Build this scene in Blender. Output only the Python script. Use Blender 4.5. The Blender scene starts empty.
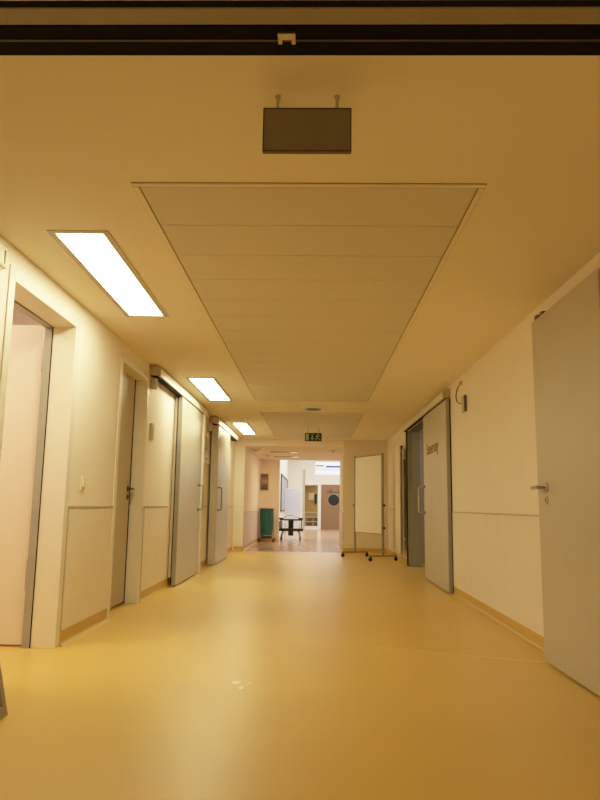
import bpy, bmesh, math, random
from mathutils import Vector, Matrix
random.seed(7)
PI = math.pi
C = bpy.context.scene.collection
S = bpy.context.scene

# ------------------------------------------------------------------ materials
def lin(c):
    return tuple(((v/255)/12.92 if v/255 <= .04045 else ((v/255+.055)/1.055)**2.4) for v in c)

def mat(name, rgb, rough=.5, metal=0., var=.04, scale=6., bump=0., bscale=60., spec=.5, coat=0., emit=None, est=0.):
    m = bpy.data.materials.new(name); m.use_nodes = True
    nt = m.node_tree; b = nt.nodes['Principled BSDF']
    tc = nt.nodes.new('ShaderNodeTexCoord')
    n = nt.nodes.new('ShaderNodeTexNoise'); n.inputs['Scale'].default_value = scale; n.inputs['Detail'].default_value = 4
    nt.links.new(tc.outputs['Object'], n.inputs['Vector'])
    r = nt.nodes.new('ShaderNodeValToRGB')
    l = lin(rgb)
    r.color_ramp.elements[0].position = .3; r.color_ramp.elements[1].position = .7
    r.color_ramp.elements[0].color = tuple(v*(1-var) for v in l)+(1,)
    r.color_ramp.elements[1].color = tuple(min(1, v*(1+var)) for v in l)+(1,)
    nt.links.new(n.outputs['Fac'], r.inputs['Fac'])
    nt.links.new(r.outputs['Color'], b.inputs['Base Color'])
    b.inputs['Roughness'].default_value = rough; b.inputs['Metallic'].default_value = metal
    b.inputs['Specular IOR Level'].default_value = spec
    b.inputs['Coat Weight'].default_value = coat; b.inputs['Coat Roughness'].default_value = .12
    if bump:
        n2 = nt.nodes.new('ShaderNodeTexNoise'); n2.inputs['Scale'].default_value = bscale; n2.inputs['Detail'].default_value = 3
        nt.links.new(tc.outputs['Object'], n2.inputs['Vector'])
        bp = nt.nodes.new('ShaderNodeBump'); bp.inputs['Strength'].default_value = bump; bp.inputs['Distance'].default_value = .002
        nt.links.new(n2.outputs['Fac'], bp.inputs['Height']); nt.links.new(bp.outputs['Normal'], b.inputs['Normal'])
    if emit:
        b.inputs['Emission Color'].default_value = emit+(1,); b.inputs['Emission Strength'].default_value = est
    return m

WARM = (1., .87, .52)
M = {}
M['wall'] = mat('wall paint', (246, 238, 226), .62, bump=.12, bscale=180, var=.012, scale=2)
M['ceil'] = mat('ceiling paint', (240, 232, 210), .8, bump=.08, bscale=150, var=.012, scale=1.5)
M['panel'] = mat('metal ceiling panel', (216, 210, 192), .6, var=.015, scale=3)
M['gap'] = mat('shadow gap', (160, 152, 134), .8)
M['floor'] = mat('yellow linoleum', (220, 184, 99), .36, var=.035, scale=1.3, bump=.03, bscale=25, spec=.5)
M['floor_far'] = mat('pale linoleum', (188, 158, 130), .2, var=.03, scale=1.2, spec=.6)
M['base'] = mat('ochre skirting', (204, 170, 84), .4, var=.03)
M['pale_line'] = mat('floor line', (238, 210, 122), .4, var=.02)  # thin strip colour, a little paler than the linoleum around it
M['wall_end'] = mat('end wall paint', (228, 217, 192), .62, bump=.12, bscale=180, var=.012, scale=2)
M['guard'] = mat('wall guard panel', (240, 232, 218), .5, var=.02, bump=.1, bscale=250)
M['guard_pale'] = mat('pale guard panel', (226, 214, 214), .5, var=.02)
M['edge'] = mat('panel edge profile', (190, 182, 166), .45)
M['casing'] = mat('door casing lacquer', (234, 228, 214), .42, var=.015)
M['casing_grey'] = mat('grey casing lacquer', (196, 190, 176), .45, var=.02)
M['leaf'] = mat('grey door leaf', (193, 185, 164), .42, var=.025, scale=2, bump=.05)
M['leaf_tan'] = mat('tan door leaf', (192, 185, 164), .42, var=.025, scale=2)
M['leaf_light'] = mat('light sliding leaf', (194, 190, 174), .34, var=.02, scale=2)
M['leaf_pink'] = mat('cream door leaf', (232, 220, 206), .45, var=.015)
M['leaf_edge'] = mat('leaf edge', (158, 158, 148), .4)
M['rail'] = mat('rail cover aluminium', (222, 216, 202), .3, var=.02)
M['rail_cap'] = mat('rail end cap', (186, 174, 146), .5)
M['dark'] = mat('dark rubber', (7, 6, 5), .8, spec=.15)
M['black'] = mat('black plastic', (14, 13, 14), .4)
M['steel'] = mat('brushed steel', (172, 168, 160), .28, metal=.9, var=.06, scale=40)
M['chrome'] = mat('chrome', (205, 205, 208), .12, metal=1., var=.02)
M['dsteel'] = mat('dark steel', (92, 88, 82), .35, metal=.7)
M['white'] = mat('white lacquer', (238, 236, 230), .4, var=.01)
M['plastic'] = mat('cream plastic', (236, 228, 206), .4, var=.01)
M['greyplastic'] = mat('grey plastic', (194, 188, 170), .5)
M['sign'] = mat('dark sign plate', (128, 120, 96), .35, var=.05, scale=8)
M['signframe'] = mat('sign edge', (62, 54, 44), .4)
M['green'] = mat('exit sign green', (18, 62, 36), .4, var=.05)
M['pict'] = mat('pictogram white', (176, 190, 160), .5)
M['boardface'] = mat('whiteboard face', (234, 226, 210), .35, var=.01)
M['sack'] = mat('green laundry sack', (34, 98, 98), .62, var=.18, scale=9, bump=.5, bscale=22)
M['letter'] = mat('sign letters brown', (120, 90, 48), .6)
M['brown'] = mat('brown door', (140, 108, 78), .5, var=.04)
M['beige'] = mat('beige back wall', (196, 170, 124), .7, var=.03)
M['blueblind'] = mat('blue blind', (70, 84, 150), .5)
M['mirror'] = mat('dark panel face', (70, 66, 56), .18, var=.06, spec=.7)
M['pict_frame'] = mat('picture frame', (160, 132, 92), .45)
M['bluewhite'] = mat('blue white board', (214, 222, 238), .3, var=.01)
M['boardmetal'] = mat('board stand metal', (146, 136, 118), .4, metal=.3)
M['headgrey'] = mat('olive grey rail', (142, 134, 112), .5)
M['greyboard'] = mat('grey board face', (160, 163, 174), .4, var=.02)
M['radiator'] = mat('radiator lacquer', (238, 230, 208), .35, var=.01)
M['paper'] = mat('paper', (240, 240, 236), .7)
M['fleck'] = mat('pale smudge', (255, 246, 214), .3, coat=.3)
M['metalbox'] = mat('grey box', (158, 146, 124), .5)
M['purple'] = mat('purple grey cover', (128, 116, 140), .5)
M['lamp'] = mat('light diffuser', (255, 250, 240), .5, emit=WARM, est=22)

def picture_mat():
    m = mat('landscape picture print', (150, 140, 134), .3)
    nt = m.node_tree; b = nt.nodes['Principled BSDF']
    tc = nt.nodes.new('ShaderNodeTexCoord'); sx = nt.nodes.new('ShaderNodeSeparateXYZ')
    nt.links.new(tc.outputs['Generated'], sx.inputs[0])
    r = nt.nodes.new('ShaderNodeValToRGB'); cr = r.color_ramp
    cr.elements[0].position = 0; cr.elements[0].color = lin((58, 52, 36))+(1,)
    cr.elements[1].position = 1; cr.elements[1].color = lin((92, 70, 62))+(1,)
    for p, c in ((.3, (112, 104, 92)), (.55, (182, 166, 150)), (.8, (140, 118, 122))):
        e = cr.elements.new(p); e.color = lin(c)+(1,)
    n = nt.nodes.new('ShaderNodeTexNoise'); n.inputs['Scale'].default_value = 4
    nt.links.new(tc.outputs['Generated'], n.inputs['Vector'])
    a = nt.nodes.new('ShaderNodeMath'); a.operation = 'MULTIPLY_ADD'; a.inputs[1].default_value = .25
    nt.links.new(n.outputs['Fac'], a.inputs[0])
    s = nt.nodes.new('ShaderNodeMath'); s.operation = 'SUBTRACT'; s.inputs[1].default_value = .12
    nt.links.new(sx.outputs['Z'], s.inputs[0]); nt.links.new(s.outputs[0], a.inputs[2])
    nt.links.new(a.outputs[0], r.inputs['Fac']); nt.links.new(r.outputs['Color'], b.inputs['Base Color'])
    return m
M['picture'] = picture_mat()

def glass_mat():
    m = bpy.data.materials.new('clear glazing'); m.use_nodes = True
    nt = m.node_tree; nt.nodes.clear()
    o = nt.nodes.new('ShaderNodeOutputMaterial'); mx = nt.nodes.new('ShaderNodeMixShader')
    t = nt.nodes.new('ShaderNodeBsdfTransparent'); t.inputs[0].default_value = (.93, .95, .94, 1)
    g = nt.nodes.new('ShaderNodeBsdfGlossy'); g.inputs['Roughness'].default_value = .03
    f = nt.nodes.new('ShaderNodeFresnel'); f.inputs[0].default_value = 1.45
    nt.links.new(f.outputs[0], mx.inputs[0]); nt.links.new(t.outputs[0], mx.inputs[1]); nt.links.new(g.outputs[0], mx.inputs[2])
    nt.links.new(mx.outputs[0], o.inputs[0])
    return m
M['glass'] = glass_mat()

# ------------------------------------------------------------------ mesh builder
class MB:
    def __init__(s): s.bm = bmesh.new()
    def box(s, x0, x1, y0, y1, z0, z1):
        v = [s.bm.verts.new((x, y, z)) for x in (x0, x1) for y in (y0, y1) for z in (z0, z1)]
        for f in ((0,1,3,2), (4,6,7,5), (0,4,5,1), (2,3,7,6), (0,2,6,4), (1,5,7,3)):
            s.bm.faces.new([v[i] for i in f])
        return s
    def cyl(s, p0, p1, r, n=20, r1=None):
        p0, p1 = Vector(p0), Vector(p1); d = p1-p0
        q = d.to_track_quat('Z', 'Y').to_matrix().to_4x4()
        bmesh.ops.create_cone(s.bm, cap_ends=True, segments=n, radius1=r, radius2=r if r1 is None else r1, depth=d.length,
                              matrix=Matrix.Translation((p0+p1)/2) @ q)
        return s
    def tube(s, pts, r, n=10, closed=False):
        pts = [Vector(p) for p in pts]; rings = []
        m = len(pts); up = Vector((0, 0, 1)); prev = None
        for i, p in enumerate(pts):
            a = pts[i-1] if (i or closed) else p
            b = pts[(i+1) % m] if (i < m-1 or closed) else p
            t = (b-a).normalized()
            if prev is None:
                u = t.orthogonal().normalized()
            else:
                u = (prev - t*prev.dot(t)).normalized()
            prev = u; w = t.cross(u)
            rings.append([s.bm.verts.new(p+u*r*math.cos(2*PI*k/n)+w*r*math.sin(2*PI*k/n)) for k in range(n)])
        for i in range(m if closed else m-1):
            A, B = rings[i], rings[(i+1) % m]
            for k in range(n): s.bm.faces.new((A[k], A[(k+1) % n], B[(k+1) % n], B[k]))
        if not closed:
            s.bm.faces.new(rings[0][::-1]); s.bm.faces.new(rings[-1])
        return s
    def prism(s, poly, fn, a, b):
        """poly of 2-D points; fn(u, v, t) -> xyz ; extruded from t=a to t=b"""
        A = [s.bm.verts.new(fn(u, v, a)) for u, v in poly]; B = [s.bm.verts.new(fn(u, v, b)) for u, v in poly]
        n = len(poly)
        s.bm.faces.new(A[::-1]); s.bm.faces.new(B)
        for i in range(n): s.bm.faces.new((A[i], A[(i+1) % n], B[(i+1) % n], B[i]))
        return s
    def lathe(s, prof, c, n=28, axis='Z', sgn=1):
        rings = []
        for r, h in prof:
            ring = []
            for k in range(n):
                a = 2*PI*k/n; x, y = r*math.cos(a), r*math.sin(a)
                p = {'Z': (x, y, h*sgn), 'X': (h*sgn, x, y), 'Y': (x, h*sgn, y)}[axis]
                ring.append(s.bm.verts.new((c[0]+p[0], c[1]+p[1], c[2]+p[2])))
            rings.append(ring)
        for A, B in zip(rings, rings[1:]):
            for k in range(n): s.bm.faces.new((A[k], A[(k+1) % n], B[(k+1) % n], B[k]))
        s.bm.faces.new(rings[0][::-1]); s.bm.faces.new(rings[-1])
        return s
    def sphere(s, c, r, sc=(1, 1, 1), u=16, v=10):
        bmesh.ops.create_uvsphere(s.bm, u_segments=u, v_segments=v, radius=r,
                                  matrix=Matrix.Translation(c) @ Matrix.Diagonal((sc[0], sc[1], sc[2], 1)))
        return s
    def frame(s, a0, a1, b0, b1, w, fn):
        """rectangular ring of four boxes; fn(a0,a1,b0,b1) -> box args"""
        for r in ((a0, a1, b0, b0+w), (a0, a1, b1-w, b1), (a0, a0+w, b0+w, b1-w), (a1-w, a1, b0+w, b1-w)):
            s.box(*fn(*r))
        return s
    def build(s, name, m, parent=None, bevel=0., smooth=False, local=False):
        if parent is not None and not local:
            bmesh.ops.translate(s.bm, verts=s.bm.verts, vec=-offset(parent))
        bmesh.ops.recalc_face_normals(s.bm, faces=s.bm.faces)
        me = bpy.data.meshes.new(name); s.bm.to_mesh(me); s.bm.free()
        if smooth:
            for p in me.polygons: p.use_smooth = True
        o = bpy.data.objects.new(name, me); me.materials.append(m); C.objects.link(o)
        if parent is not None: o.parent = parent
        if bevel:
            b = o.modifiers.new('bevel', 'BEVEL'); b.width = bevel; b.segments = 2; b.limit_method = 'ANGLE'; b.angle_limit = .7
        return o

def offset(p):
    v = Vector((0, 0, 0))
    while p is not None: v = v+p.location; p = p.parent
    return v

def tag(o, label=None, cat=None, group=None, kind=None):
    if label: o['label'] = label
    if cat: o['category'] = cat
    if group: o['group'] = group
    if kind: o['kind'] = kind
    return o

def thing(name, loc, label, cat, group=None, rz=0., kind=None):
    o = bpy.data.objects.new(name, None); C.objects.link(o)
    o.empty_display_size = .1; o.location = loc; o.rotation_euler = (0, 0, rz)
    return tag(o, label, cat, group, kind)

def struct(o, label=None, cat=None): return tag(o, label, cat, None, 'structure')

def copy_tree(o, parent=None):
    c = o.copy(); C.objects.link(c)
    if parent is not None: c.parent = parent
    for ch in list(o.children): copy_tree(ch, c)
    return c

# ------------------------------------------------------------------ key dimensions
XL, XR, H = -1.61, 1.495, 2.246
YE = 13.7           # end of the wide corridor
YN = 17.8           # end of the narrow passage
HN = 2.10           # ceiling of the narrow passage
YF = 27.0           # far glazed wall
WT = .145            # wall thickness

def wall_segments(mb, x0, x1, y0, y1, h, openings):
    y = y0
    for a, b, t in openings:
        mb.box(x0, x1, y, a, 0, h); mb.box(x0, x1, a, b, t, h); y = b
    mb.box(x0, x1, y, y1, 0, h)
    return mb

# floor
struct(MB().box(-4.0, 4.2, -3.2, YE, -.1, 0).build('floor', M['floor']), 'glossy yellow linoleum corridor floor', 'floor')
struct(MB().box(-4.0, 4.2, YE, YF+3.2, -.1, 0).build('floor', M['floor_far']), 'brownish shiny floor of the passage and bright far room', 'floor')
struct(MB().prism([(.40, 4.575), (1.38, 4.235), (1.38, 4.262), (.40, 4.592)], lambda u, v, t: (u, v, t), 0, .0008).build('trim_1', M['pale_line']),
       'thin pale floor line across the yellow floor by the open right door', 'floor seam')

# walls
lw = wall_segments(MB(), XL-WT, XL, -3.2, YE+.1, H, [(3.42, 4.375, 2.075), (5.50, 6.36, 2.085)])
struct(lw.build('wall_left', M['wall']), 'cream painted left corridor wall', 'wall')
rw = wall_segments(MB(), XR, XR+WT, -3.2, YE+.1, H, [(2.18, 3.16, 2.07), (8.86, 10.74, 2.095)])
struct(rw.build('wall_right', M['wall']), 'cream painted right corridor wall', 'wall')
struct(MB().box(.60, XR, YE, 15.6, 0, H).build('wall_far_right', M['wall_end']), 'tan end wall behind the mobile board', 'wall')
ew = MB().box(XL, -1.40, YE, YN, 0, H).box(-1.40, .60, YE, YE+.1, HN, H)
struct(ew.build('wall_far', M['wall']), 'cream end wall with the wide passage opening', 'wall')
# wall at the end of the narrow passage and walls of the bright room
struct(MB().box(-1.80, -.955, YN, YN+.12, 0, 3.2).box(-.955, 4.0, YN, YN+.12, HN, 3.2).build('wall_passage', M['wall']),
       'cream cross wall with picture at the end of the narrow passage', 'wall')
struct(MB().box(-1.15, -1.0, YN+.12, YF, 0, 3.2).build('wall_far_room_left', M['white']), 'white left wall of the bright far room', 'wall')
struct(MB().box(3.9, 4.05, 15.6, YF+3.2, 0, 3.2).box(XR, 4.05, 15.45, 15.6, 0, 3.2).build('wall_far_room_right', M['white']), 'white right wall of the bright far room', 'wall')
fw = MB().box(-1.15, -.40, YF, YF+.15, 0, 3.2).box(-.40, 3.9, YF, YF+.15, 1.76, 2.13)
fw.box(-.40, .03, YF, YF+.15, 2.13, 3.2).box(.03, 3.9, YF, YF+.15, 2.68, 3.2).box(2.6, 3.9, YF, YF+.15, 0, 2.68).box(1.3, 2.6, YF, YF+.15, 0, 1.76)
struct(fw.build('wall_far_room_back', M['white']), 'white back wall of the bright far room', 'wall')
struct(MB().box(-1.15, 3.9, YF+2.2, YF+2.3, 0, 1.95).box(-.5, -.4, YF+.15, YF+2.2, 0, 1.95).box(2.55, 2.65, YF+.15, YF+2.2, 0, 1.95).box(-.5, 2.65, YF+.15, YF+2.3, 1.95, 2.0)
       .build('wall_behind_glazing', M['beige']), 'beige wall seen through the glazed partition', 'wall')
# rooms behind the side openings
r1 = MB().box(-3.5, -3.4, 2.3, 5.15, 0, 2.5).box(-3.4, XL-WT, 2.3, 2.4, 0, 2.5).box(-3.4, XL-WT, 5.05, 5.15, 0, 2.5).box(-3.4, XL-WT, 2.4, 5.05, 2.46, 2.5)
struct(r1.build('wall_left_room', M['leaf_pink']), 'pinkish cream walls of the side room behind the open left door', 'wall')
struct(MB().box(-2.6, -2.5, 5.15, 6.8, 0, 2.3).box(-2.5, XL-WT, 6.7, 6.8, 0, 2.3).box(-2.5, XL-WT, 5.16, 6.7, 2.2, 2.3).build('wall_left_second_room', M['wall']))
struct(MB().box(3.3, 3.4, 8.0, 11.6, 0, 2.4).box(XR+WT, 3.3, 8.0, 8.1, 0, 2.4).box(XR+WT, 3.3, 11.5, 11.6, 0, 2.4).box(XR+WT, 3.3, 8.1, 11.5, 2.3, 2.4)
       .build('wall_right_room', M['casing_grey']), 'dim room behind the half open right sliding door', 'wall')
struct(MB().box(2.9, 3.0, 1.6, 3.8, 0, 2.4).box(XR+WT, 2.9, 1.6, 1.7, 0, 2.4).box(XR+WT, 2.9, 3.7, 3.8, 0, 2.4).box(XR+WT, 2.9, 1.7, 3.7, 2.3, 2.4).build('wall_right_near_room', M['wall']))
struct(MB().box(-1.8, 1.7, -3.3, -3.2, 0, H).build('wall_back', M['wall']))
# ceilings
struct(MB().box(XL-WT, XR+WT, -3.3, YE, H, H+.1).build('ceiling', M['ceil']), 'plain plaster ceiling of the wide corridor', 'ceiling')
struct(MB().box(-1.7, 4.0, YE+.1, YN, HN, HN+.1).build('ceiling', M['ceil']), 'lower plaster ceiling of the narrow passage', 'ceiling')
struct(MB().box(-1.2, 4.05, YN, YF+.15, 3.2, 3.3).build('ceiling', M['white']), 'white high ceiling of the bright far room', 'ceiling')

# cove skirtings
def cove(mb, xw, sgn, y0, y1, h=.09):
    prof = [(-.004, 0), (.034, 0), (.030, .0035), (.016, .009), (.009, .020), (.007, .04), (.007, h), (-.004, h)]
    return mb.prism(prof, lambda u, v, t: (xw+sgn*u, t, v), y0, y1)
def cove_y(mb, yw, sgn, x0, x1, h=.09):
    prof = [(-.004, 0), (.034, 0), (.030, .0035), (.016, .009), (.009, .020), (.007, .04), (.007, h), (-.004, h)]
    return mb.prism(prof, lambda u, v, t: (t, yw+sgn*u, v), x0, x1)
b = MB(); cove(b, XL, 1, 1.75, 3.355); cove(b, XL, 1, 4.437, 5.435); cove(b, XL, 1, 6.425, 9.10); cove(b, XL, 1, 9.24, YE-.035)
struct(b.build('baseboard_left', M['base']), 'ochre coved skirting along the left wall', 'skirting')
b = MB(); cove(b, XR, -1, 3.235, 7.36); cove(b, XR, -1, 10.82, YE-.035)
struct(b.build('baseboard_right', M['base']), 'ochre coved skirting along the right wall', 'skirting')
b = MB(); cove_y(b, YE, -1, XL+.035, -1.40); cove_y(b, YE, -1, .60, XR-.035); cove(b, -1.40, 1, YE, YN-.035); cove_y(b, YN, -1, -1.365, -.96); cove(b, .60, -1, YE, 15.6)
struct(b.build('baseboard_far', M['base']), 'ochre coved skirting along the end wall and passage', 'skirting')

# wall guard panels (wainscot)
ng = [1]
def guard(xw, sgn, y0, y1, label, m='guard', z0=.09, z1=.88):
    ng[0] += 1
    mb = MB(); xs = sorted((xw, xw+sgn*.008)); mb.box(xs[0], xs[1], y0+.012, y1, z0, z1-.012)
    o = struct(mb.build('trim_%d' % ng[0], M[m], bevel=.002), label, 'wall panel')
    e = MB(); xs = sorted((xw, xw+sgn*.012)); e.box(xs[0], xs[1], y0, y1, z1-.011, z1).box(xs[0], xs[1], y0, y0+.011, z0, z1-.011)
    e.build('edge_profile', M['edge'], o)
guard(XL, 1, 4.437, 5.43, 'cream wall guard panel between the two left doorways')
guard(XL, 1, 6.43, 7.46, 'cream wall guard panel between second left door and sliding leaf')
guard(XL, 1, 9.24, 10.28, 'cream wall guard panel between the two left sliding doors')
guard(XL, 1, 12.0, YE-.01, 'cream wall guard panel at the far left end beyond the sliding doors')
guard(XR, -1, 3.24, 7.355, 'long cream wall guard panel beside the open right door', z1=.865)
guard(XR, -1, 10.82, YE-.01, 'cream wall guard panel under the radiator at far right', z1=.86)
guard(-1.40, 1, YE+.05, YN-.05, 'pale pinkish guard panel on the left side of the narrow passage', 'guard_pale', z1=.77)
guard(.60, -1, YE+.01, 15.55, 'pale pinkish guard panel on the pillar right of the passage', 'guard_pale', z1=.79)

# ------------------------------------------------------------------ doors
def door_casing(mb, xw, sgn, y0, y1, zt, w=.06, t=.008, depth=WT):
    """front casing on the corridor wall plus a lined reveal"""
    def bx(xa, xb, *r): mb.box(min(xa, xb), max(xa, xb), *r)
    f = xw+sgn*t
    bx(xw, f, y0-w, y0, 0, zt+w); bx(xw, f, y1, y1+w, 0, zt+w); bx(xw, f, y0, y1, zt, zt+w)
    bk = xw-sgn*(depth+.004)
    bx(bk, f, y0-.002, y0+.010, 0, zt); bx(bk, f, y1-.010, y1+.002, 0, zt); bx(bk, f, y0+.010, y1-.010, zt-.010, zt+.002)
    return mb

def lever(parent, x, y, z, out, ydir, m='steel'):
    """lever handle with rosette and keyhole plate; out = +1/-1 along x"""
    h = MB(); h.lathe([(.029, 0), (.029, .006), (.024, .010)], (x, y, z), 24, 'X', out)
    h.cyl((x+out*.006, y, z), (x+out*.055, y, z), .009)
    h.tube([(x+out*.050, y-ydir*.008, z), (x+out*.052, y+ydir*.01, z), (x+out*.052, y+ydir*.06, z), (x+out*.050, y+ydir*.115, z-.002)], .0115, 12)
    o = h.build('door_handle', M[m], parent, smooth=False)
    k = MB(); k.lathe([(.0255, 0), (.0255, .006), (.021, .009)], (x, y, z-.075), 24, 'X', out)
    k.build('key_escutcheon', M[m], parent)
    kb = MB(); kb.cyl((x+out*.0085, y, z-.071), (x+out*.0105, y, z-.071), .006, 14).box(*sorted((x+out*.0085, x+out*.0105)), y-.0025, y+.0025, z-.087, z-.072)
    kb.build('keyhole', M['black'], parent)
    return o

# door_1: open doorway, near left
d = thing('door_1', (XL, 3.9175, 0), 'open doorway nearest on the left, cream leaf swung inside', 'door', kind='structure')
door_casing(MB(), XL, 1, 3.42, 4.375, 2.075).build('door_frame', M['casing'], d, bevel=.003)
st = MB(); xi = XL-WT
st.box(xi-.055, xi-.006, 4.355, 4.375, 0, 2.055).box(xi-.055, xi-.006, 3.42, 3.44, 0, 2.055).box(xi-.055, xi-.006, 3.42, 4.375, 2.055, 2.075)
st.build('rebate', M['leaf_edge'], d)
sl = MB().box(xi-.006, xi-.002, 4.36, 4.374, 0, 2.06); sl.build('door_seal', M['dark'], d)
lf = MB().box(-2.70, -1.818, 4.400, 4.442, .012, 2.085).build('leaf', M['leaf_pink'], d, bevel=.002)
MB().box(-1.8175, -1.797, 4.401, 4.441, .012, 2.085).build('edge_strip', M['leaf_edge'], lf)
for z, hh in ((.44, .095), (1.835, .075), (1.97, .06)):
    hb = MB(); hb.cyl((-1.793, 4.391, z-hh), (-1.793, 4.391, z+hh), .010, 16)
    hb.box(-1.832, -1.796, 4.393, 4.3995, z-hh, z+hh)
    hb.build('hinge', M['steel'], d)
    MB().cyl((-1.793, 4.380, z-hh), (-1.793, 4.380, z-hh+.035), .006, 12).build('hinge_pin', M['chrome'], d)
# door_2
d = thing('door_2', (XL, 5.93, 0), 'closed tan hinged door with steel lever handle on the left', 'door', kind='structure')
door_casing(MB(), XL, 1, 5.50, 6.36, 2.085).build('door_frame', M['casing'], d, bevel=.003)
lf = MB().box(-1.765, -1.722, 5.514, 6.330, .014, 2.070).build('leaf', M['leaf_tan'], d, bevel=.002)
MB().box(-1.765, -1.718, 6.331, 6.349, .0, 2.074).box(-1.765, -1.735, 5.512, 6.349, 2.0705, 2.0745).build('door_seal', M['dark'], d)
lever(lf, -1.722, 6.265, 1.035, 1, -1, 'dsteel')

def dhandle(parent, x, y, z0, z1, out, stand=.055, m='steel', r=.011):
    h = MB(); f = x+out*stand
    pts = [(x, y, z0), (x+out*stand*.7, y, z0), (f-out*.004, y, z0+.008), (f, y, z0+.03), (f, y, z1-.03), (f-out*.004, y, z1-.008), (x+out*stand*.7, y, z1), (x, y, z1)]
    h.tube(pts, r, 12)
    o = h.build('pull_handle', M[m], parent, smooth=True)
    k = MB(); k.cyl((x, y, z0), (x+out*.008, y, z0), .019).cyl((x, y, z1), (x+out*.008, y, z1), .019); k.build('handle_mount', M['dsteel'], o)
    return o

def rail(parent, xw, sgn, y0, y1, z0, z1, dep=.13):
    prof = [(0, z0+.02), (.035, z0+.012), (dep-.02, z0), (dep, z0), (dep, z1-.035), (dep-.02, z1-.008), (dep-.05, z1), (0, z1)]
    r = MB().prism(prof, lambda u, v, t: (xw+sgn*u, t, v), y0+.006, y1-.006).build('rail_cover', M['rail'], parent, bevel=.003)
    for a, b in ((y0, y0+.0055), (y1-.0055, y1)):
        MB().prism(prof, lambda u, v, t: (xw+sgn*u, t, v), a, b).build('end_cap', M['rail_cap'], parent)
    xs = sorted((xw+sgn*.03, xw+sgn*(dep-.025)))
    MB().box(xs[0], xs[1], y0+.02, y1-.02, z0-.010, z0+.006).build('track', M['dark'], parent)
    return r

# door_3: first left sliding door
d = thing('door_3', (XL, 8.27, 0), 'nearer left sliding door, wide light grey leaf under a white rail cover', 'door', kind='structure')
rail(d, XL, 1, 6.42, 9.42, 2.13, 2.236, .11)
lf = MB().box(-1.558, -1.518, 7.655, 9.085, .014, 2.118).build('leaf', M['leaf_light'], d, bevel=.002)
MB().box(-1.560, -1.514, 7.630, 7.654, .014, 2.118).build('edge_strip', M['leaf_edge'], lf, bevel=.002)
MB().box(-1.570, -1.5605, 7.628, 7.650, .02, 2.11).build('gap_shade', M['dark'], lf)  # dark strip standing for the shade in the gap behind the leaf
MB().box(XL+.010, -1.5705, 7.645, 9.05, .10, 2.11).build('gap_filler', M['casing'], d)  # pale block added so the gap behind the leaf looks less black
dhandle(lf, -1.518, 8.93, .835, 1.15, 1, .065, 'steel')
MB().box(XL, -1.495, 9.115, 9.20, 0, 2.12).build('stop_post', M['casing'], d, bevel=.004)
MB().box(XL, -1.555, 6.46, 6.56, 2.02, 2.128).box(XL, -1.545, 6.50, 6.52, 2.03, 2.12).build('rail_bracket', M['rail_cap'], d, bevel=.004)
# door_4: second left sliding door
d = thing('door_4', (XL, 11.1, 0), 'farther left sliding door, light leaf with thick grey near edge', 'door', kind='structure')
rail(d, XL, 1, 10.22, 12.95, 2.125, 2.236, .15)
lf = MB().box(-1.515, -1.475, 10.395, 11.80, .014, 2.115).build('leaf', M['leaf_light'], d, bevel=.002)
MB().box(-1.578, -1.473, 10.32, 10.393, .012, 2.115).build('edge_strip', M['casing_grey'], lf, bevel=.002)
dhandle(lf, -1.475, 10.50, .82, 1.165, 1, .055, 'steel')
MB().box(XL, -1.545, 10.08, 10.18, 2.0, 2.125).build('rail_bracket', M['rail_cap'], d, bevel=.004)
st = MB().box(-1.475, -1.471, 11.10, 11.22, 1.63, 1.69).box(-1.475, -1.470, 11.12, 11.2, 1.61, 1.63)
st.build('sticker', M['steel'], lf)
# door_5: right sliding door with lettering
d = thing('door_5', (XR, 8.8, 0), 'half open right sliding door with brown lettering on its tan leaf', 'door', kind='structure')
rail(d, XR, -1, 7.36, 10.76, 2.098, 2.20, .085)
lf = MB().box(1.446, 1.484, 7.40, 8.94, .014, 2.094).build('leaf', M['leaf'], d, bevel=.002)
MB().box(1.443, 1.482, 7.372, 7.399, .014, 2.094).build('edge_strip', M['leaf_edge'], lf, bevel=.002)
MB().box(1.4825, 1.4935, 7.370, 7.40, .0, 2.09).build('gap_shade', M['dark'], lf)  # shade of the narrow gap to the wall, put in as a dark strip
dhandle(lf, 1.446, 8.86, .84, 1.17, -1, .085, 'rail', .009)
fr = MB().box(XR-.010, XR+WT+.002, 10.725, 10.78, 0, 2.095).box(XR+.06, XR+WT+.03, 10.68, 10.725, 0, 2.095).box(XR-.005, XR+WT+.002, 8.86, 8.875, 0, 2.095)
fr.build('door_frame', M['leaf_edge'], d, bevel=.003)
MB().box(XR, XR+WT+.002, 8.875, 10.725, 2.083, 2.0945).build('frame_head', M['dsteel'], d)
MB().box(XR-.016, XR+.004, 10.74, 10.90, 0, 2.10).build('frame_edge', M['dark'], d)
def lettering(parent, text, y0, y1, z0, x, m):
    cu = bpy.data.curves.new('lettering', 'FONT'); cu.body = text; cu.size = 1; cu.extrude = .006; cu.offset = .018
    o = bpy.data.objects.new('lettering_source', cu); C.objects.link(o)
    dg = bpy.context.evaluated_depsgraph_get(); dg.update()
    me = bpy.data.meshes.new_from_object(o.evaluated_get(dg))
    bpy.data.objects.remove(o)
    xs = [v.co.x for v in me.vertices]; w = max(xs)-min(xs); k = abs(y1-y0)/w; off = offset(parent); sy = 1 if y1 > y0 else -1
    for v in me.vertices:
        u, h, e = v.co
        v.co = Vector((x+e*.2, y0+sy*(u-min(xs))*k, z0+h*k))-off
    r = bpy.data.objects.new('lettering', me); me.materials.clear(); me.materials.append(m); C.objects.link(r); r.parent = parent
    return r
lettering(lf, 'Steuerung', 8.68, 7.88, 1.568, 1.4455, M['letter'])
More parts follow.
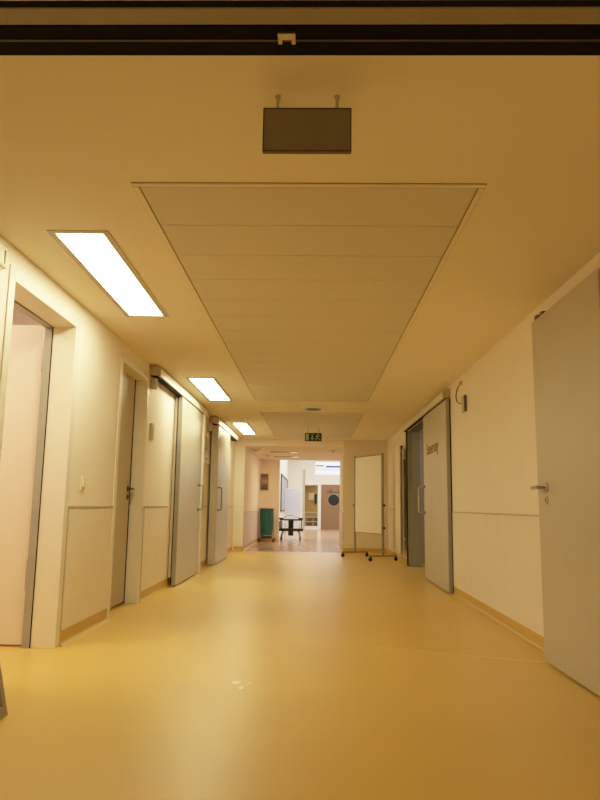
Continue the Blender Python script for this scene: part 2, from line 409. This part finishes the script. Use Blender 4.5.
# door_6: open hinged leaf against right wall
d = thing('door_6', (XR, 3.2, 0), 'grey hinged door swung open flat against the near right wall', 'door', kind='structure')
door_casing(MB(), XR, -1, 2.18, 3.16, 2.07).build('door_frame', M['casing'], d, bevel=.003)
lf = MB().box(1.390, 1.432, 3.225, 4.245, .012, 2.085).build('leaf', M['leaf'], d, bevel=.003)
lever(lf, 1.390, 4.085, 1.030, -1, 1, 'steel')
for z in (.3, 1.1, 1.85): MB().cyl((1.450, 3.215, z-.05), (1.450, 3.215, z+.05), .011, 16).box(1.45, 1.4805, 3.205, 3.222, z-.05, z+.05).build('hinge', M['steel'], d)
hk = MB().box(1.410, XR, 4.10, 4.15, 2.087, 2.125).box(1.395, 1.425, 4.16, 4.20, 2.087, 2.118).cyl((1.425, 4.20, 2.085), (1.425, 4.20, 2.10), .012).build('door_holder', M['dsteel'], d, bevel=.002)
# door_7: head of the doorway the camera stands in
d = thing('door_7', (0, 1.6, 2.1), 'black and beige door head running across the top of the view', 'door head', kind='structure')
MB().box(XL, XR, 1.537, 1.655, 2.100, H).build('frame_head', M['dark'], d, bevel=.004)
MB().box(XL, XR, 1.588, 1.594, 2.0975, 2.10).build('groove_lip', M['signframe'], d)
prof = [(1.474, 2.150), (1.474, 2.108), (1.480, 2.100), (1.530, 2.098), (1.536, 2.102), (1.536, 2.2), (1.474, 2.2)]
MB().prism(prof, lambda u, v, t: (t, u, v), XL, XR).build('rail_cover', M['headgrey'], d)
MB().box(XL, XR, 1.454, 1.4735, 2.100, H).build('seal_strip', M['dark'], d)
MB().box(XL, XR, 1.30, 1.453, 2.100, H).build('header_panel', M['casing_grey'], d, bevel=.003)
lt = MB().box(-.105, -.060, 1.560, 1.583, 2.094, 2.0995).box(-.105, -.095, 1.583, 1.600, 2.094, 2.0995).box(-.070, -.060, 1.583, 1.600, 2.094, 2.0995)
lt.build('latch_plate', M['steel'], d)

# ------------------------------------------------------------------ ceiling fittings
def ceiling_light(x0, x1, y0, y1, label, rz=0.):
    t = thing('ceiling_light', ((x0+x1)/2, (y0+y1)/2, H), label, 'ceiling light', 'recessed ceiling lights along the left side')
    w = .035
    f = MB().frame(x0-w, x1+w, y0-w, y1+w, w, lambda a0, a1, b0, b1: (a0, a1, b0, b1, H-.006, H+.0))
    f.build('trim_frame', M['casing_grey'], t, bevel=.0015)
    MB().box(x0+.001, x1-.001, y0+.001, y1-.001, H-.004, H-.001).build('diffuser', M['lamp'], t)
    t.rotation_euler.z = rz
ceiling_light(-1.328, -1.088, 3.21, 4.69, 'bright recessed ceiling light nearest the viewer, above the open left doorway', .016)
ceiling_light(-1.352, -1.10, 7.12, 8.63, 'bright recessed ceiling light above the nearer left sliding door, second of the row')
ceiling_light(-1.348, -1.13, 11.08, 12.80, 'bright recessed ceiling light near the exit sign, farthest and smallest of the row')

def ceiling_field(x0, x1, y0, n, pitch, label):
    t = thing('ceiling_panel', ((x0+x1)/2, y0, H), label, 'ceiling panel')
    y1 = y0+n*pitch
    MB().box(x0, x1, y0, y1, H-.002, H).build('backing', M['gap'], t)
    w = .03
    MB().frame(x0, x1, y0, y1, w, lambda a0, a1, b0, b1: (a0+.004, a1-.004, b0+.004, b1-.004, H-.008, H-.002)).build('edge_trim', M['ceil'], t, bevel=.001)
    first = None
    a, b = x0+w+.004, x1-w-.004
    yy0, yy1 = y0+w, y1-w
    p = (yy1-yy0)/n
    for k in range(n):
        if first is None:
            first = MB().box(a, b, yy0+.0028, yy0+p-.0028, H-.007, H-.002).build('metal_panel', M['panel'], t, bevel=.002)
        else:
            o = first.copy(); C.objects.link(o); o.location = (0, k*p, 0)
ceiling_field(-.79, .713, 2.665, 15, .40, 'long metal panel field in the ceiling, starting behind the hanging sign')
ceiling_field(-.80, .74, 9.72, 9, .40, 'shorter metal panel field in the ceiling above the exit sign')

def round_fitting(cx, cy, z, r, name, label, cat, group=None):
    t = thing(name, (cx, cy, z), label, cat, group)
    prof = [(r*.66, 0), (r, 0), (r, -.010), (r*.93, -.032), (r*.78, -.036), (r*.70, -.026), (r*.66, -.001)]
    m = MB(); rings = []
    n = 36
    for rr, h in prof:
        rings.append([m.bm.verts.new((cx+rr*math.cos(2*PI*k/n), cy+rr*math.sin(2*PI*k/n), z+h)) for k in range(n)])
    for A, B in zip(rings, rings[1:]):
        for k in range(n): m.bm.faces.new((A[k], A[(k+1) % n], B[(k+1) % n], B[k]))
    m.build('trim_ring', M['white'], t, smooth=True)
    MB().lathe([(r*.62, -.002), (r*.60, -.030), (r*.45, -.040), (r*.2, -.044), (.004, -.045)], (cx, cy, z), 32).build('reflector', M['signframe'], t)
    return t
round_fitting(-.015, 9.18, H, .185, 'ceiling_vent', 'round ceiling vent with pale ring between the two panel fields', 'ceiling vent')
g = 'unlit downlights in the low passage ceiling'
for x, y, r, l in ((-1.27, 14.55, .11, 'unlit round downlight at the left entry of the low passage ceiling'),
                   (-1.10, 16.0, .11, 'unlit round downlight deeper in at the left of the low passage ceiling'),
                   (.40, 14.6, .10, 'unlit round downlight at the right of the low passage ceiling')):
    round_fitting(x, y, HN, r, 'downlight', l, 'downlight', g)
def linear_fitting(x0, x1, y, lab):
    t = thing('linear_light', ((x0+x1)/2, y, HN), lab, 'ceiling light', 'slim ceiling fittings in the passage')
    MB().box(x0, x1, y-.05, y+.05, HN-.012, HN).build('housing', M['metalbox'], t, bevel=.002)
    MB().box(x1-.17, x1-.02, y-.035, y+.035, HN-.016, HN-.0125).build('bright_end', M['lamp_dim'], t)
M['lamp_dim'] = mat('dim lamp', (255, 240, 220), .5, emit=(1, .8, .55), est=1.4)
linear_fitting(-.98, -.36, 15.2, 'slim ceiling fitting with lit end, nearer one over the passage')
linear_fitting(-.98, -.36, 16.6, 'slim ceiling fitting with lit end, farther one over the passage')

# hanging plate near the camera
t = thing('hanging_sign', (-.034, 2.06, H), 'dark blank plate hanging on two short rods below the near ceiling', 'sign')
MB().box(-.178, .109, 2.052, 2.066, 2.047, 2.197).build('plate', M['sign'], t, bevel=.002)
MB().frame(-.180, .111, 2.045, 2.199, .004, lambda a0, a1, b0, b1: (a0, a1, 2.050, 2.068, b0, b1)).build('border', M['signframe'], t)
for x in (-.133, .063):
    MB().lathe([(.004, -.048), (.0055, -.045), (.0055, -.012), (.009, -.006), (.010, 0)], (x, 2.059, H), 16).build('hanger_rod', M['greyplastic'], t)

# exit sign
ey = 11.5; ex0, ex1, ez0, ez1 = -.158, .127, 1.997, 2.138
t = thing('exit_sign', (-.015, ey, H), 'green emergency exit sign with running figure hanging from the ceiling', 'sign')
MB().box(ex0, ex1, ey-.012, ey+.012, ez0, ez1).build('plate', M['green'], t, bevel=.002)
fy = ey-.0135
def flat(name, polys):
    m = MB()
    for p in polys: m.prism(p, lambda u, v, q: (ex0+u*(ex1-ex0), q, ez0+v*(ez1-ez0)), fy, ey-.012)
    return m.build(name, M['pict'], t)
flat('door_symbol', [[(.07, .10), (.22, .10), (.22, .88), (.07, .88)]])
flat('arrow_symbol', [[(.41, .40), (.47, .40), (.47, .86), (.41, .86)], [(.44, .10), (.56, .40), (.32, .40)]])
cx, cv = .79, .80
flat('running_figure_symbol', [[(cx+.045*math.cos(a*PI/5), cv+.09*math.sin(a*PI/5)) for a in range(10)],
      [(.70, .70), (.80, .68), (.77, .40), (.68, .42)], [(.60, .62), (.70, .70), (.70, .62), (.62, .54)], [(.79, .66), (.88, .54), (.92, .58), (.82, .70)],
      [(.70, .42), (.76, .40), (.66, .12), (.60, .14), (.62, .22)], [(.72, .42), (.77, .40), (.88, .30), (.94, .12), (.88, .10), (.84, .24)]])
for x in (ex0+.045, ex1-.045): MB().cyl((x, ey, ez1), (x, ey, H), .003, 8).build('hanger_rod', M['dsteel'], t)
MB().box(ex0+.02, ex1-.02, ey-.02, ey+.02, H-.012, H).build('ceiling_bracket', M['greyplastic'], t, bevel=.002)

# ------------------------------------------------------------------ wall-mounted small things
# light switch
t = thing('light_switch', (XL, 4.69, 1.037), 'small cream light switch on the wall between the first two left doors', 'switch')
MB().box(XL, XL+.010, 4.652, 4.732, .992, 1.082).build('cover_plate', M['plastic'], t, bevel=.004)
MB().box(XL+.010, XL+.019, 4.667, 4.717, 1.007, 1.067).build('rocker', M['plastic'], t, bevel=.003)
# box at the upper left edge
t = thing('door_control_box', (XL, 3.28, 2.14), 'cream rounded control box high on the wall left of the open doorway', 'control box')
MB().box(XL-.004, XL+.04, 3.05, 3.262, 2.065, 2.175).build('housing', M['plastic'], t, bevel=.014)
MB().box(XL+.036, XL+.042, 3.215, 3.23, 2.085, 2.155).build('slot', M['dsteel'], t)
MB().box(XL+.002, XL+.028, 3.08, 3.22, 2.045, 2.065).build('underside_plug', M['dsteel'], t)
# small call unit beside first sliding door
t = thing('wall_terminal', (XL, 6.6, 1.6), 'small slim pale terminal on the wall right of the second left door', 'terminal')
MB().box(XL, XL+.022, 6.545, 6.635, 1.52, 1.685).build('housing', M['greyplastic'], t, bevel=.005)
MB().box(XL+.022, XL+.0245, 6.56, 6.62, 1.58, 1.66).build('display', M['edge'], t)
# notices between left sliding doors
t = thing('notice_board', (XL, 9.8, 1.8), 'small framed notice with pale clips on the wall between the left sliding doors', 'notice')
MB().box(XL, XL+.014, 9.60, 10.02, 1.70, 1.91).build('frame', M['metalbox'], t, bevel=.003)
MB().box(XL+.014, XL+.017, 9.63, 9.99, 1.735, 1.875).build('notice_sheet', M['greyplastic'], t)
MB().box(XL+.014, XL+.024, 9.66, 9.95, 1.885, 1.905).build('clip', M['white'], t, bevel=.003)
MB().box(XL+.014, XL+.022, 9.66, 9.86, 1.712, 1.728).build('clip', M['white'], t, bevel=.003)
t = thing('glove_dispenser', (XL, 9.8, 1.55), 'pinkish flat dispenser below the framed notice on the left wall', 'dispenser')
MB().box(XL-.004, XL+.05, 9.60, 9.95, 1.50, 1.665).build('housing', M['guard_pale'], t, bevel=.006)
MB().box(XL, XL+.06, 9.96, 10.05, 1.50, 1.67).build('side_cover', M['rail_cap'], t, bevel=.004)
MB().box(XL+.05, XL+.052, 9.66, 9.90, 1.54, 1.57).build('opening', M['dsteel'], t)
# cable sensor on the right wall
t = thing('wall_sensor', (XR, 6.68, 1.95), 'slim grey sensor with looped cable on the right wall by the sliding door', 'sensor')
MB().box(XR-.026, XR, 6.60, 6.70, 1.84, 2.01).build('housing', M['greyplastic'], t, bevel=.006)
MB().box(XR-.024, XR-.002, 6.58, 6.599, 1.845, 2.005).build('side_slot', M['dsteel'], t)
pts = [(XR-.008, y, z) for y, z in ((6.82, 2.16), (6.88, 2.15), (6.97, 2.13), (7.03, 2.09), (7.04, 2.05), (7.01, 2.01), (6.94, 1.98), (6.85, 1.955), (6.705, 1.945))]
MB().tube(pts, .005, 8).build('cable', M['dsteel'], t, smooth=True)
MB().box(XR-.02, XR, 6.76, 6.84, 2.14, 2.18).build('cable_outlet', M['greyplastic'], t, bevel=.004)

# radiator at the far right wall
t = thing('radiator', (XR, 11.55, 0), 'tall cream tube radiator on the right wall behind the mobile board', 'radiator')
ry0, ry1 = 10.96, 11.54
for z in (1.80, .22):
    MB().box(XR-.089, XR-.066, ry0+.02, ry1-.02, z-.022, z+.022).build('header', M['radiator'], t, bevel=.008)
n = 5
for k in range(n):
    y = ry0+.058+k*(ry1-ry0-.116)/(n-1)
    MB().box(XR-.115, XR-.090, y-.057, y+.057, .18, 1.885).build('tube', M['radiator'], t, bevel=.008)
MB().box(XR-.065, XR-.048, ry0, ry1, .20, 1.87).build('back_plate', M['radiator'], t, bevel=.003)
for y in (ry0+.1, ry1-.1):
    for z in (.4, 1.7): MB().box(XR-.048, XR-.001, y-.02, y+.02, z-.02, z+.02).build('wall_bracket', M['white'], t)
vm = MB(); vm.cyl((XR-.076, ry0+.06, .199), (XR-.076, ry0+.06, .13), .012).cyl((XR-.076, ry0+.06, .15), (XR-.14, ry0+.06, .15), .026, 18); vm.build('valve', M['white'], t)
MB().box(XR-.088, XR-.05, ry0, ry0+.3, 1.872, 1.892).build('clip_bar', M['dsteel'], t)

# mobile board
def castor(parent, x, y, z, r=.030):
    c = MB(); c.box(x-.020, x+.020, y-.012, y+.012, z+2*r+.002, z+2*r+.014).box(x-.020, x-.0155, y-.010, y+.010, z+r-.008, z+2*r+.002).box(x+.0155, x+.020, y-.010, y+.010, z+r-.008, z+2*r+.002)
    o = c.build('castor', M['black'], parent, local=True)
    MB().cyl((x-.0145, y, z+r), (x+.0145, y, z+r), r, 20).build('wheel', M['black'], o, local=True)
    return o
pA, pB = Vector((.775, 12.62, 0)), Vector((1.185, 11.74, 0))
mid = (pA+pB)/2; dv = pB-pA; W = dv.length; ang = math.atan2(dv.y, dv.x)
t = thing('mobile_board', tuple(mid), 'cream mobile pin board on wheeled stand in front of the end wall', 'mobile board', rz=ang)
hw = W/2
MB().box(-hw+.018, hw-.018, -.012, .012, .45, 1.80).build('board_face', M['boardface'], t, local=True)
MB().frame(-hw+.004, hw-.004, .436, 1.814, .016, lambda a0, a1, b0, b1: (a0, a1, -.016, .016, b0, b1)).build('board_frame', M['boardmetal'], t, bevel=.002, local=True)
for s in (-1, 1):
    p = MB().box(s*hw-.016+s*.014, s*hw+.016+s*.014, -.014, .014, .075, 1.83).build('post', M['boardmetal'], t, bevel=.003, local=True)
    MB().box(s*hw-.018+s*.014, s*hw+.018+s*.014, -.27, .27, .074, .098).build('foot', M['boardmetal'], t, bevel=.004, local=True)
    for q in (-.25, .25): castor(t, s*hw+s*.014, q, 0)
    for z in (.55, .93) if s > 0 else (.93,):
        MB().cyl((s*(hw+.030), 0, z), (s*(hw+.062), 0, z), .020, 16).build('clamp_knob', M['black'], t, local=True)

# framed panel leaning at the left, bottom corner of the view
t = thing('framed_panel', (-1.325, 2.66, 0), 'grey framed dark panel leaning on the left wall at the lower left edge', 'framed panel')
tilt = math.atan2(.255, 1.05)
def lean(u, v, w):   # u along the corridor, v up the panel, w outwards
    return (w*math.cos(tilt)-v*math.sin(tilt)+.022, u, v*math.cos(tilt)+w*math.sin(tilt)+.0)
def lbox(mb, u0, u1, v0, v1, w0, w1):
    pts = [(u0, v0), (u1, v0), (u1, v1), (u0, v1)]
    return mb.prism(pts, lambda u, v, q: lean(u, v, q), w0, w1)
m = MB()
for r in ((-.37, .37, 0, .045), (-.37, .37, 1.055, 1.10), (-.37, -.332, .045, 1.055), (.332, .37, .045, 1.055)): lbox(m, *r, -.022, .010)
m.build('frame', M['metalbox'], t, bevel=.003, local=True)
lbox(MB(), -.332, .332, .045, 1.055, -.014, .0).build('panel', M['mirror'], t, local=True)

# small pale flecks set on the floor
t = thing('floor_fleck', (-.37, 3.59, 0), 'pair of small pale shiny flecks on the middle of the yellow floor', 'fleck')
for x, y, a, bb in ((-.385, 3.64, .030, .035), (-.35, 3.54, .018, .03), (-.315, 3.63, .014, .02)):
    MB().lathe([(1, 0), (.8, .0012), (.01, .0016)], (0, 0, 0), 20).build('spot', M['fleck'], t, smooth=True, local=True)
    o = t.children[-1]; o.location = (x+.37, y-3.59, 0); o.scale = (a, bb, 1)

# ------------------------------------------------------------------ the passage
t = thing('wall_picture', (-1.28, YN, 1.32), 'small framed landscape picture on the cross wall above the green sack', 'picture')
MB().frame(-1.395, -1.185, 1.29, 1.725, .028, lambda a0, a1, b0, b1: (a0, a1, YN-.022, YN, b0, b1)).build('picture_frame', M['pict_frame'], t, bevel=.003)
MB().box(-1.368, -1.212, YN-.012, YN-.002, 1.317, 1.698).build('print', M['picture'], t)
# white door trim at the passage end
struct(MB().box(-.955, -.895, YN-.02, YN+.14, 0, HN).build('trim_20', M['white'], bevel=.003), 'white vertical post at the left of the bright opening', 'post')
# green sack on wheeled stand
t = thing('laundry_sack_stand', (-1.18, 17.35, 0), 'green laundry sack hanging in a wheeled stand by the passage wall', 'laundry stand')
sk = MB(); n = 28; rings = []
for k in range(15):
    z = .10+.71*k/14; f = k/14
    rx = .125+.045*f+.02*math.sin(f*PI); ry = .13+.03*f
    ring = []
    for i in range(n):
        a = 2*PI*i/n
        fold = 1+.07*math.sin(a*7+f*2)*(1-.4*f)+.03*math.sin(a*3+f*5)
        ring.append(sk.bm.verts.new((rx*fold*math.cos(a), ry*fold*math.sin(a), z-.02*math.sin(a*2)*(1-f))))
    rings.append(ring)
for A, B in zip(rings, rings[1:]):
    for i in range(n): sk.bm.faces.new((A[i], A[(i+1) % n], B[(i+1) % n], B[i]))
sk.bm.faces.new(rings[0][::-1])
sk.build('sack', M['sack'], t, smooth=True, local=True)
MB().tube([(.185*math.cos(2*PI*i/24), .175*math.sin(2*PI*i/24), .815) for i in range(24)], .012, 8, closed=True).build('hoop', M['dsteel'], t, smooth=True, local=True)
MB().lathe([(.19, .822), (.19, .834), (.17, .842), (.01, .846)], (0, 0, 0), 28).build('lid', M['metalbox'], t, local=True)
for sx in (-1, 1):
    MB().tube([(.15*sx, .13, .815), (.165*sx, .15, .4), (.17*sx, .15, .09)], .011, 8).build('post', M['steel'], t, smooth=True, local=True)
MB().box(-.19, .19, .13, .16, .075, .10).box(-.19, -.165, -.17, .15, .075, .10).box(.165, .19, -.17, .15, .075, .10).box(-.06, .19, -.185, -.16, .15, .17).build('base_frame', M['steel'], t, bevel=.003, local=True)
for x in (-.178, .178):
    for y in (-.165, .145): castor(t, x, y, 0, .028)

# wheeled chrome cart
t = thing('wheeled_cart', (-.60, 18.45, 0), 'black and chrome wheeled cart standing in the bright opening', 'cart')
MB().tube([(-.22, 0, .56), (-.19, 0, .60), (-.10, 0, .645), (0, 0, .66), (.10, 0, .645), (.19, 0, .60), (.22, 0, .56)], .012, 10).build('arch_handle', M['chrome'], t, smooth=True, local=True)
MB().box(-.30, .30, -.025, .025, .51, .555).build('upper_bar', M['dsteel'], t, bevel=.006, local=True)
for s in (-1, 1):
    MB().box(s*.27-.055, s*.27+.055, -.05, .05, .535, .585).build('grip_pad', M['black'], t, bevel=.012, local=True)
    MB().box(s*.285-.012, s*.285+.012, -.018, .018, .30, .56).build('side_post', M['dsteel'], t, bevel=.004, local=True)
MB().box(-.07, .07, -.05, .05, .11, .515).build('column', M['black'], t, bevel=.012, local=True)
MB().box(-.33, .33, -.22, .22, .235, .305).build('lower_deck', M['black'], t, bevel=.012, local=True)
MB().box(-.345, -.225, -.20, -.02, .305, .50).build('side_box', M['purple'], t, bevel=.008, local=True)
for sx in (-1, 1):
    for sy in (-1, 1):
        l = MB().tube([(sx*.20, sy*.16, .236), (sx*.235, sy*.19, .18), (sx*.25, sy*.21, .078)], .020, 8).build('leg', M['steel'], t, smooth=True, local=True)
        castor(t, sx*.252, sy*.212, 0, .032)
    MB().tube([(sx*.225, -.175, .20), (sx*.225, .175, .20)], .010, 8).build('cross_bar', M['steel'], t, smooth=True, local=True)

# ------------------------------------------------------------------ bright far room
t = thing('wall_board', (-1.0, 22.8, 1.3), 'dark framed white board on the left wall of the far room', 'board')
MB().frame(20.6, 25.3, .72, 1.87, .06, lambda a0, a1, b0, b1: (-1.0, -.965, a0, a1, b0, b1)).build('board_frame', M['dsteel'], t)
MB().box(-1.0, -.985, 20.66, 25.24, .78, 1.81).build('board_face', M['greyboard'], t)
t = thing('white_panel', (-.70, 23.2, 0), 'white freestanding board with rounded corners behind the wheeled cart', 'board')
MB().box(-.955, -.455, 23.185, 23.215, .34, 1.465).build('board_face', M['bluewhite'], t, bevel=.012)
MB().frame(-.975, -.435, .32, 1.485, .022, lambda a0, a1, b0, b1: (a0, a1, 23.18, 23.22, b0, b1)).build('board_frame', M['white'], t, bevel=.004)
for x in (-.95, -.46): MB().box(x-.015, x+.015, 23.06, 23.34, 0, .03).box(x-.012, x+.012, 23.19, 23.21, .03, .33).build('leg', M['steel'], t)
# glazed partition
t = thing('window_1', (0, YF, 0), 'white framed glazed partition in front of shelves in the far room', 'window', kind='structure')
MB().box(-.42, -.34, YF-.03, YF+.10, 0, 2.33).build('post', M['edge'], t, bevel=.003)
MB().box(.17, .295, YF-.03, YF+.10, 0, 1.80).box(-.34, .17, YF-.03, YF+.10, 0, .12).box(-.34, .17, YF-.03, YF+.10, 1.73, 1.80).build('window_frame', M['white'], t, bevel=.004)
MB().box(-.335, .165, YF+.02, YF+.03, .12, 1.73).build('pane', M['glass'], t)
# shelves etc behind
t = thing('shelf_unit', (-.08, YF+.7, 0), 'low pale open shelf unit behind the glazed partition', 'shelf')
for z in (.10, .28, .46, .64): MB().box(-.34, .30, YF+.5, YF+.9, z, z+.03).build('shelf', M['white'], t)
for x in (-.34, .28): MB().box(x, x+.02, YF+.5, YF+.9, 0, .10).box(x, x+.02, YF+.5, YF+.9, .13, .28).box(x, x+.02, YF+.5, YF+.9, .31, .46).box(x, x+.02, YF+.5, YF+.9, .49, .64).build('side_panel', M['white'], t)
for k, (x, z) in enumerate(((-.27, .13), (.03, .13), (-.25, .31), (.02, .31))):
    o = MB().box(x, x+.22, YF+.53, YF+.86, z, z+.12).build('storage_box', M['brown'], bevel=.008)
    tag(o, ['brown storage box at the left of the bottom shelf behind the glazing', 'brown storage box at the right of the bottom shelf behind the glazing',
            'brown storage box at the left of the second shelf behind the glazing', 'brown storage box at the right of the second shelf behind the glazing'][k], 'box', 'boxes on the low shelf')
o = MB().box(-.215, .025, YF+2.185, YF+2.2, 1.17, 1.46).build('paper_notice', M['paper']); tag(o, 'white paper notice on the beige wall behind the glazed partition', 'notice')
o = MB().box(.06, .15, YF+2.12, YF+2.2, 1.02, 1.42).build('green_dispenser', M['green'], bevel=.01); tag(o, 'dark green dispenser beside the white notice behind the glazing', 'dispenser')
# brown door with round window
d = thing('door_8', (.8, YF, 0), 'brown far door with a black round window', 'door', kind='structure')
lf = MB().box(.30, 1.30, YF, YF+.05, .012, 1.75).build('leaf', M['brown'], d)
MB().lathe([(.245, 0), (.245, .012), (.225, .016)], (.80, YF, 1.155), 36, 'Y', -1).build('window_ring', M['metalbox'], lf)
MB().lathe([(.224, .0), (.224, .018), (.01, .019)], (.80, YF, 1.155), 36, 'Y', -1).build('round_pane', M['black'], lf)
MB().box(.52, 1.20, YF-.02, YF-.001, 1.45, 1.48).box(.63, .70, YF-.05, YF-.001, 1.46, 1.56).build('door_closer', M['dsteel'], lf, bevel=.003)
# high windows
for k, (z0, z1, l) in enumerate(((2.15, 2.33, 'lower bright strip window high on the far wall'), (2.39, 2.66, 'upper bright strip window high on the far wall'))):
    t = thing('window_%d' % (k+2), (1.0, YF, z0), l, 'window', kind='structure')
    MB().frame(.03, 3.9, z0-.02, z1+.02, .025, lambda a0, a1, b0, b1: (a0, a1, YF+.02, YF+.08, b0, b1)).build('window_frame', M['white'], t)
    MB().box(.055, 3.875, YF+.045, YF+.05, z0+.005, z1-.005).build('pane', M['glass'], t)
o = MB().box(.48, 1.6, YF-.03, YF-.02, 2.43, 2.50).box(.5, .52, YF-.02, YF, 2.44, 2.49).box(1.5, 1.52, YF-.02, YF, 2.44, 2.49).build('blue_sign_strip', M['blueblind']); tag(o, 'dark blue strip across the upper high window', 'strip')
o = MB().box(.07, .40, YF-.03, YF-.02, 2.46, 2.53).box(.08, .10, YF-.02, YF, 2.47, 2.52).box(.37, .39, YF-.02, YF, 2.47, 2.52).build('grey_sign_strip', M['rail_cap']); tag(o, 'pale grey strip left of the blue one on the upper high window', 'strip')

# ------------------------------------------------------------------ light
def area(name, loc, sx, sy, power, col, rot=(0, 0, 0)):
    l = bpy.data.lights.new(name, 'AREA'); l.shape = 'RECTANGLE'; l.size = sx; l.size_y = sy; l.energy = power; l.color = col
    o = bpy.data.objects.new(name, l); C.objects.link(o); o.location = loc; o.rotation_euler = rot
    return o
area('lamp_behind_viewer', (-1.22, -.2, H-.03), .26, 1.5, 16, WARM)
area('lamp_side_room', (-2.5, 3.5, 2.40), .6, .8, 22, (1., .74, .52))
area('lamp_passage', (-.3, 16.2, HN-.03), .5, 1.2, 21, (1., .62, .31))
area('fill_right_room', (2.5, 10.4, 2.25), .6, .6, 5, (1, .93, .85))  # dim fill added to lift the room behind the sliding door
area('fill_far_room', (.8, 22.5, 3.15), 2.6, 6.5, 210, (1, .96, .90))  # added overhead area light that stands in for daylight
area('lamp_behind_glazing', (1.0, YF+1.2, 1.92), 1.5, .8, 28, (1, .86, .62))
w = bpy.data.worlds.new('daylight'); S.world = w; w.use_nodes = True
bg = w.node_tree.nodes['Background']; bg.inputs[0].default_value = (.86, .92, 1, 1); bg.inputs[1].default_value = 2.0

# ------------------------------------------------------------------ camera
f, yaw, pitch, roll = 674.67, -.0219, .1559, -.0145
fw_ = Vector((math.sin(yaw)*math.cos(pitch), math.cos(yaw)*math.cos(pitch), math.sin(pitch)))
r_ = Vector((math.cos(yaw), -math.sin(yaw), 0)); u_ = r_.cross(fw_)
r2 = r_*math.cos(roll)-u_*math.sin(roll); u2 = u_*math.cos(roll)+r_*math.sin(roll)
cam = bpy.data.cameras.new('camera'); co = bpy.data.objects.new('camera', cam); C.objects.link(co)
cam.sensor_fit = 'VERTICAL'; cam.sensor_height = 24; cam.sensor_width = 18; cam.lens = f/800*24; cam.clip_start = .05
mw = Matrix((r2, u2, -fw_)).transposed().to_4x4(); mw.translation = (0, 0, .9)
co.matrix_world = mw
S.camera = co
S.view_settings.view_transform = 'Standard'; S.view_settings.look = 'None'; S.view_settings.exposure = 0.; S.view_settings.gamma = 1.
S.view_settings.use_curve_mapping = True      # film response with a soft shoulder
cm = S.view_settings.curve_mapping; cm.white_level = (2.5, 2.5, 2.5); cm.extend = 'HORIZONTAL'
c = cm.curves[3]
while len(c.points) > 2: c.points.remove(c.points[1])
c.points[0].location = (0, 0); c.points[-1].location = (1, 1)
for x, y in ((.04, .115), (.10, .275), (.20, .50), (.40, .78), (.65, .93)): c.points.new(x, y)
cm.update()
S.cycles.use_denoising = True; S.cycles.max_bounces = 10; S.cycles.diffuse_bounces = 7; S.cycles.sample_clamp_indirect = 6
